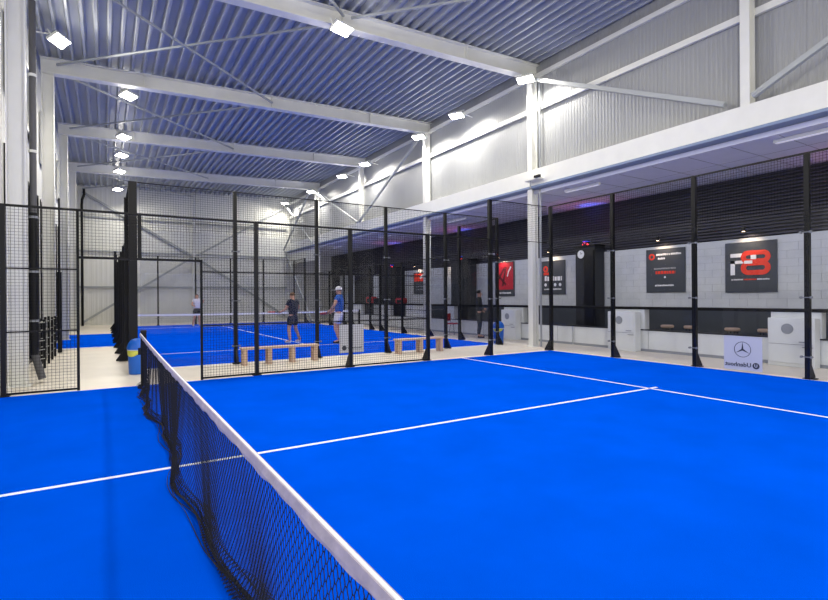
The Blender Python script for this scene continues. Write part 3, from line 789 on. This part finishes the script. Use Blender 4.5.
# batten lights on soffit
def batten(x, y0, y1, label):
    t = thing('batten_light', (x, (y0+y1)/2, CZ), label, 'ceiling light'); h_ = (y1-y0)/2
    MB().bevbox(-.05, .05, -h_, h_, -.07, -.005, .008).build('housing', M['steel'], t)
    MB().bevbox(-.035, .035, -h_+.03, h_-.03, -.09, -.07, .008).build('diffuser', M['batten'], t)
    L = bpy.data.lights.new('batten_tube', 'AREA'); L.shape = 'RECTANGLE'; L.size = .07; L.size_y = 2*h_-.06; L.energy = 42; L.color = (.95, .93, 1)
    lo = bpy.data.objects.new('batten_tube', L); C.objects.link(lo); lo.parent = t; lo.location = (0, 0, -.095)
batten(11.4, 10.6, 11.8, 'added batten light brightening the recess under the soffit, seen through the second court fence')  # this and the next two battens are added to brighten the recess
batten(11.4, 16.6, 17.8, 'added batten light brightening the recess in the distance')
batten(11.4, 22.6, 23.8, 'farthest added batten light brightening the recess')
batten(11.0, 4.1, 5.3, 'slim batten light under the soffit beside the nearest column')
batten(11.0, -1.6, -.1, 'slim batten light under the soffit at the right edge')
# white wall panels / doors far behind in the recess
for (y0, y1, z0, z1, l) in ((22.4, 23.3, 0, 2.95, 'tall white panel in the dark recess behind the players'), (21.3, 21.8, 0, 3.05, 'narrow white panel beside the far dark pillar'),
                       (26.2, 28.6, 0, 3.1, 'pale grey door leaf in the farthest recess corner')):
    t = thing('wall_panel', (13.9, (y0+y1)/2, 0), l, 'panel')
    MB().bevbox(-.06, 0, -(y1-y0)/2, (y1-y0)/2, z0, z1, .01).build('leaf', M['blockwall'], t)
    MB().box(-.07, -.06, -(y1-y0)/2+.08, -(y1-y0)/2+.11, 1.0, 1.25).build('handle', M['black'], t)
t = thing('wall_screen', (13.88, 24.7, 2.0), 'large black screen on the dark wall behind the second court', 'screen')
MB().bevbox(-.07, 0, -1.0, 1.0, -.9, .7, .01).build('screen_frame', M['black'], t)
MB().box(-.076, -.07, -.95, .95, -.85, .65).build('display', M['screen'], t)

# ------------------------------------------------------------------ sponsor boards
t = thing('sponsor_board', (9.955, .02, .0), 'white board on the near glass wall with three-pointed star emblem and mirrored name', 'sponsor board')
MB().box(-.012, 0, -.34, .34, .05, .70).build('board', M['board'], t)
m = MB()
vs = []; fs = []; n = 40; r0, r1 = .141, .15
for i in range(n+1):
    a = 2*PI*i/n
    for r in (r0, r1):
        for x in (-.0125, -.016): vs.append((x, r*math.cos(a), .45+r*math.sin(a)))
for i in range(n):
    b = i*4; fs += [[b+1, b+3, b+7, b+5], [b, b+4, b+6, b+2], [b, b+1, b+5, b+4], [b+2, b+6, b+7, b+3]]
m.poly(vs, fs)
for k in range(3):
    a = PI/2 + k*2*PI/3; tip = (-.016, .14*math.cos(a), .45+.14*math.sin(a))
    l = (-.016, .018*math.cos(a+PI/2), .45+.018*math.sin(a+PI/2)); r = (-.016, .018*math.cos(a-PI/2), .45+.018*math.sin(a-PI/2))
    vs = [tip, l, (-.016, 0, .45), r]; vs = vs + [(x+.0035, y, z) for x, y, z in vs]
    m.poly(vs, [[0, 1, 2, 3], [7, 6, 5, 4], [0, 4, 5, 1], [3, 7, 4, 0], [1, 5, 6, 2], [2, 6, 7, 3]])
m.build('star_emblem', M['navyprint'], t)
# mirrored text: readable from behind the glass.  local text x -> +Y reversed for the viewer
m = MB(); mt = Matrix(((0, 0, -1, -.015), (1, 0, 0, .08), (0, 1, 0, .155), (0, 0, 0, 1)))
text_mb('Udenhout', .115, mt, m, bold=.002); m.build('lettering', M['navyprint'], t)
m = MB().poly(*disc(-.235, .155, .06, -.016, -.0125)); m.build('round_mark', M['navyprint'], t)
m = MB(); text_mb('U', .08, Matrix(((0, 0, -1, -.018), (1, 0, 0, -.235), (0, 1, 0, .155), (0, 0, 0, 1))), m, bold=.002); m.build('mark_letter', M['board'], t)
t = thing('sponsor_board', (5.0, 7.24, 0), 'white board on the second court glass behind the benches with a small round mark', 'sponsor board')
MB().box(-.33, .36, -.012, 0, .06, .8).build('board', M['board'], t)
m = MB(); vs = []; n = 24
vs = [(-.2+.065*math.cos(2*PI*k/n), y, .19+.065*math.sin(2*PI*k/n)) for y in (-.012, -.016) for k in range(n)]
m.poly(vs, [[k, (k+1) % n, n+(k+1) % n, n+k] for k in range(n)] + [list(range(n)), list(range(n, 2*n))[::-1]]); m.build('round_mark', M['navyprint'], t)
m = MB(); text_mb('Udenhout', .1, Matrix(((1, 0, 0, .1), (0, 0, -1, -.015), (0, 1, 0, .19), (0, 0, 0, 1))), m); m.build('lettering', M['navyprint'], t)

# ------------------------------------------------------------------ benches
def bench(x0, x1, y, zt, nleg, label):
    t = thing('wooden_bench', ((x0+x1)/2, y, -.012), label, 'bench', 'wooden benches between the courts'); h_ = (x1-x0)/2
    MB().bevbox(-h_, h_, -.14, .14, zt-.045, zt, .008).build('seat', M['wood'], t)
    for k in range(nleg):
        xx = -h_+.08+(2*h_-.16)*k/(nleg-1)
        lg = MB().box(xx-.045, xx+.045, -.12, -.06, 0, zt-.045).box(xx-.045, xx+.045, .06, .12, 0, zt-.045).box(xx-.04, xx+.04, -.06, .06, zt-.14, zt-.08)
        lg.build('leg', M['wood'], t)
bench(2.08, 3.9, 6.8, .40, 4, 'long pale wooden bench left of centre, in front of the second court glass')
bench(6.1, 7.6, 6.8, .40, 3, 'pale wooden bench right of centre, beside the black fence posts')

# ------------------------------------------------------------------ bins
def bin_(x, y, label, rzz):
    t = thing('litter_bin', (x, y, -.012), label, 'bin', rz=rzz)
    MB().lathe([(0, 0), (.15, 0), (.16, .02), (.175, .5), (.17, .52), (0, .52)], n=28).build('body', M['blueplastic'], t)
    MB().lathe([(.19, .5), (.195, .53), (.17, .62), (.12, .69), (.05, .72), (0, .725)], n=28).build('dome_lid', M['blueplastic'], t)
    m = MB(); vs = []; fs = []; n = 14
    for i in range(n+1):
        a = -1.0+2.0*i/n; hgt = .11*math.cos(a*1.35)
        for z in (.47-hgt, .48): vs.append((.178*math.sin(a), -.178*math.cos(a), z))
    for i in range(n): fs.append([2*i, 2*i+2, 2*i+3, 2*i+1])
    m.poly(vs, fs, 0, True); o = m.build('yellow_crescent', M['yellow'], t)
    sm = o.modifiers.new('s', 'SOLIDIFY'); sm.thickness = .006; sm.offset = 1
    MB().lathe([(.176, .485), (.188, .485), (.188, .505), (.176, .505)], n=28).build('rim', M['pwhite'], t)
bin_(.04, 6.75, 'blue domed bin with yellow crescent, behind the post of the near net', -.75)
bin_(10.42, 7.62, 'blue domed bin with yellow crescent beside the nearest right column', -.9)

# red chair, bags
t = thing('folding_chair', (11.5, 11.7, -.012), 'small red chair with thin legs by the counter behind the second court', 'chair', rz=.4)
MB().bevbox(-.2, .2, -.2, .2, .42, .47, .01).build('seat', M['redfabric'], t)
MB().bevbox(-.2, .2, .17, .2, .55, .85, .01).build('backrest', M['redfabric'], t)
for sx in (-1, 1):
    MB().tube([(sx*.19, .2, .85), (sx*.19, .17, .45), (sx*.2, .26, 0)], .012, 6).build('leg', M['chrome'], t)
    MB().tube([(sx*.19, -.18, .43), (sx*.2, -.24, 0)], .012, 6).build('leg', M['chrome'], t)
def bag(x, y, z, rzz, label, m='redfabric', s=1):
    t = thing('sports_bag', (x, y, z), label, 'bag', rz=rzz)
    MB().bevbox(-.14*s, .14*s, -.36*s, .36*s, 0, .28*s, .07*s, seg=3).build('body', M[m], t)
    MB().bevbox(-.15*s, -.12*s, -.2*s, .2*s, .05, .2*s, .02*s).build('side_pocket', M['blackcloth'], t)
    MB().tube([(0, -.15*s, .26*s), (0, -.1*s, .4*s), (0, .1*s, .4*s), (0, .15*s, .26*s)], .015, 6).build('handle', M['blackcloth'], t)
bag(12.15, 16.9, 1.2, .1, 'red sports bag on the black ledge below the farthest poster')
bag(12.15, 20.2, 1.2, -.1, 'larger red sports bag on the ledge below the far dark pillar', s=1.3)
bag(12.15, 19.3, 1.2, .2, 'black sports bag on the ledge between the two red bags', 'blackcloth')

# ------------------------------------------------------------------ people
def skin_mesh(name, verts, edges, radii, m, parent, root=0, levels=1):
    me = bpy.data.meshes.new(name); me.from_pydata(verts, edges, []); o = bpy.data.objects.new(name, me); C.objects.link(o)
    o.modifiers.new('skin', 'SKIN').use_smooth_shade = True
    for i, r in enumerate(radii):
        sv = me.skin_vertices[0].data[i]; sv.radius = (r, r) if not isinstance(r, tuple) else r; sv.use_root = (i == root)
    sb = o.modifiers.new('sub', 'SUBSURF'); sb.levels = levels; sb.render_levels = levels
    dg = bpy.context.evaluated_depsgraph_get(); dg.update()
    em = bpy.data.meshes.new_from_object(o.evaluated_get(dg)); em.name = name; em.materials.clear(); em.materials.append(m)
    for p_ in em.polygons: p_.use_smooth = True
    bpy.data.objects.remove(o); bpy.data.meshes.remove(me)
    ob = bpy.data.objects.new(name, em); C.objects.link(ob); ob.parent = parent
    return ob
def person(loc, rzz, H, pose, cols, label, cap=None, racket=False):
    """faces local -Y; pose: joint name -> (x,y,z) in units of height"""
    t = thing('person', loc, label, 'person', rz=rzz)
    J = dict(pelvis=(0, 0, .53), belly=(0, 0, .6), chest=(0, 0, .72), neck=(0, 0, .835), head=(0, -.005, .9), crown=(0, 0, .965),
             shL=(-.1, 0, .8), elL=(-.14, 0, .64), wrL=(-.15, -.05, .5), haL=(-.15, -.07, .46), shR=(.1, 0, .8), elR=(.14, 0, .64), wrR=(.15, -.05, .5), haR=(.15, -.07, .46),
             hiL=(-.055, 0, .5), knL=(-.07, -.01, .28), anL=(-.08, .02, .05), toL=(-.085, -.09, .02), hiR=(.055, 0, .5), knR=(.07, -.01, .28), anR=(.08, .02, .05), toR=(.085, -.09, .02))
    J.update(pose); J = {k: Vector(v)*H for k, v in J.items()}
    R = dict(pelvis=.072, belly=.062, chest=.078, neck=.032, head=.052, crown=.04, shL=.04, elL=.026, wrL=.018, haL=.02, shR=.04, elR=.026, wrR=.018, haR=.02,
             hiL=.055, knL=.036, anL=.024, toL=.022, hiR=.055, knR=.036, anR=.024, toR=.022)
    names_ = list(J); idx = {k: i for i, k in enumerate(names_)}
    E = [('pelvis', 'belly'), ('belly', 'chest'), ('chest', 'neck'), ('neck', 'head'), ('head', 'crown')]
    for s_ in 'LR': E += [('chest', 'sh'+s_), ('sh'+s_, 'el'+s_), ('el'+s_, 'wr'+s_), ('wr'+s_, 'ha'+s_), ('pelvis', 'hi'+s_), ('hi'+s_, 'kn'+s_), ('kn'+s_, 'an'+s_), ('an'+s_, 'to'+s_)]
    V = [J[k] for k in names_]; ED = [(idx[a], idx[b]) for a, b in E]; RR = [R[k]*H*(1 if k not in ('pelvis', 'belly', 'chest') else 1) for k in names_]
    RR = [(r*1.15, r*.8) if k in ('pelvis', 'belly', 'chest') else r for r, k in zip(RR, names_)]
    # fingers
    for s_ in 'LR':
        wv = (J['ha'+s_]-J['wr'+s_]).normalized(); side = wv.cross(Vector((0, 1, .1))).normalized()
        for k in range(4):
            b = J['ha'+s_] + side*(k-1.5)*.013*H; V += [b, b+wv*(.028, .033, .03, .024)[k]*H + Vector((0, -.006*H, 0))]
            RR += [.0055*H, .0045*H]; n_ = len(V); ED += [(idx['ha'+s_], n_-2), (n_-2, n_-1)]
        V += [J['ha'+s_]*.5+J['wr'+s_]*.5+side*.022*H]; RR += [.0055*H]; ED += [(idx['wr'+s_], len(V)-1)]
    body = skin_mesh('body', V, ED, RR, M['skin'], t, idx['pelvis'], 2)
    def cloth(nm, chains, scale, m, root):
        vv = []; ee = []; rr = []; seen = {}
        for ch in chains:
            prev = None
            for c in ch:
                key, tt, r = c if isinstance(c, tuple) else (c, None, None)
                if tt is None: p_, k_ = J[key], key; rad = R[key]*H*scale
                else:
                    a, b = key.split('>'); p_ = J[a].lerp(J[b], tt); k_ = key+str(tt); rad = r*H
                if k_ not in seen:
                    seen[k_] = len(vv); vv.append(p_)
                    rr.append((rad*1.15, rad*.84) if k_ in ('pelvis', 'belly', 'chest') else rad)
                if prev is not None and (prev, seen[k_]) not in ee: ee.append((prev, seen[k_]))
                prev = seen[k_]
        return skin_mesh(nm, vv, ee, rr, m, t, seen[root], 2)
    cloth('shirt', [['pelvis', 'belly', 'chest', ('chest>neck', .75, .045)], ['chest', 'shL', ('shL>elL', .6, .043)], ['chest', 'shR', ('shR>elR', .6, .043)]] if not cols.get('long') else
          [['pelvis', 'belly', 'chest', ('chest>neck', .85, .045)], ['chest', 'shL', 'elL', ('elL>wrL', .95, .026)], ['chest', 'shR', 'elR', ('elR>wrR', .95, .026)]], 1.42, M[cols['shirt']], 'chest')
    le = .75 if not cols.get('long') else None
    ch = [['belly', 'pelvis', 'hi'+s_] + ([('hi%s>kn%s' % (s_, s_), .8, .058)] if le else ['kn'+s_, ('kn%s>an%s' % (s_, s_), .95, .034)]) for s_ in 'LR']
    cloth('shorts' if le else 'trousers', ch, 1.42, M[cols['legs']], 'pelvis')
    for s_ in 'LR':
        skin_mesh('shoe', [J['an'+s_]+Vector((0, .015*H, -.03*H)), J['an'+s_]*.5+J['to'+s_]*.5-Vector((0, 0, .012*H)), J['to'+s_]-Vector((0, .02*H, .0))], [(0, 1), (1, 2)], [.026*H, .025*H, .02*H], M[cols['shoe']], t, 0, 2)
    h = J['head']; hd = (J['crown']-J['head']).normalized()
    bm = bmesh.new(); bmesh.ops.create_uvsphere(bm, u_segments=16, v_segments=10, radius=1)
    for v in list(bm.verts):
        if v.co.z < -.25 or (v.co.y < -.45 and v.co.z < .35): bm.verts.remove(v)
    m = MB(); m.bm(bm, 0, True, Matrix.Translation(h+hd*.018*H+Vector((0, .004*H, 0))) @ Matrix.Diagonal((.056*H, .064*H, .066*H, 1)))
    m.build('hair', M[cols['hair']], t)
    m = MB()
    for sx in (-1, 1): m.bevbox(h.x+sx*.02*H-.006*H, h.x+sx*.02*H+.006*H, h.y-.058*H, h.y-.046*H, h.z+.004*H, h.z+.011*H, .001)
    m.build('eyes', M['hair_dark'], t)
    m = MB().poly([(h.x, h.y-.066*H, h.z-.014*H), (h.x-.009*H, h.y-.045*H, h.z-.018*H), (h.x+.009*H, h.y-.045*H, h.z-.018*H), (h.x, h.y-.046*H, h.z+.006*H)], [[0, 1, 2], [0, 3, 1], [0, 2, 3], [1, 3, 2]]); m.build('nose', M['skin'], t)
    MB().bevbox(h.x-.015*H, h.x+.015*H, h.y-.053*H, h.y-.045*H, h.z-.031*H, h.z-.027*H, .001).build('mouth', M['darkred'], t)
    if cap:
        MB().lathe([(.062*H, 0), (.064*H, .02*H), (.05*H, .05*H), (.02*H, .066*H), (0, .068*H)], c=tuple(h+hd*.03*H), n=20).build('cap', M[cap], t)
        MB().bevbox(h.x-.04*H, h.x+.04*H, h.y-.13*H, h.y-.04*H, h.z+.028*H, h.z+.036*H, .003).build('cap_brim', M[cap], t)
    if racket:
        hp = J['haR']; d = (J['haR']-J['wrR']).normalized()
        r_ = thing('padel_racket', t.matrix_basis @ hp, 'red padel racket held by the player in ' + cols['shirt'].replace('shirt', '').replace('navy', 'dark navy') + ' shirt', 'racket', rz=rzz)
        MB().tube([-d*.04, d*.16], .016, 8).build('grip', M['rubber'], r_)
        bm = bmesh.new(); bmesh.ops.create_cone(bm, cap_ends=True, segments=24, radius1=.13, radius2=.13, depth=.035)
        qq = d.to_track_quat('Y', 'Z').to_matrix().to_4x4()
        m = MB(); m.bm(bm, 0, False, Matrix.Translation(d*.29) @ qq); m.build('head', M['red'], r_)
    return t
person((4.85, 11.55, .016), -2.6, 1.72, dict(head=(-.01, -.03, .9), crown=(-.01, -.03, .965), elR=(.17, -.04, .65), wrR=(.2, -.13, .6), haR=(.205, -.16, .6), elL=(-.17, .0, .67), wrL=(-.12, -.12, .62), haL=(-.1, -.15, .62),
       knL=(-.1, -.03, .28), anL=(-.16, .03, .05), toL=(-.17, -.07, .02), knR=(.09, -.03, .28), anR=(.13, .03, .05), toR=(.14, -.07, .02)),
       dict(shirt='navy', legs='navy', shoe='whitecloth', hair='hair_brown'), 'person in navy shirt and dark shorts on the second court', racket=True)
person((6.1, 10.6, .016), -2.2, 1.88, dict(elR=(.16, -.05, .66), wrR=(.06, -.15, .56), haR=(.03, -.18, .55), elL=(-.16, -.04, .66), wrL=(-.06, -.14, .54), haL=(-.03, -.17, .53),
       knL=(-.09, -.05, .28), anL=(-.11, .03, .05), toL=(-.12, -.07, .02), knR=(.09, -.05, .28), anR=(.11, .03, .05), toR=(.12, -.07, .02)),
       dict(shirt='blueshirt', legs='whitecloth', shoe='navy', hair='hair_brown'), 'person in blue shirt, white shorts and white cap on the second court', cap='whitecloth', racket=True)
person((3.85, 25.3, .016), .2, 1.78, dict(elR=(.17, -.06, .72), wrR=(.14, -.16, .78), haR=(.13, -.19, .8), elL=(-.16, -.02, .66), wrL=(-.13, -.12, .62), haL=(-.12, -.15, .62),
       knL=(-.09, -.06, .28), anL=(-.12, .02, .05), toL=(-.13, -.08, .02)),
       dict(shirt='whitecloth', legs='blackcloth', shoe='whitecloth', hair='hair_brown'), 'person in pale top and black shorts at the far end of the second court')
person((11.35, 9.75, -.012), .9, 1.8, dict(elR=(.15, .02, .65), wrR=(.13, -.06, .56), haR=(.12, -.09, .54), elL=(-.15, .02, .65), wrL=(-.1, -.1, .6), haL=(-.08, -.12, .59)),
       dict(shirt='blackcloth', legs='blackcloth', shoe='hair_dark', hair='hair_dark', long=True), 'person in dark jacket and trousers standing by the counter near the crimson poster')
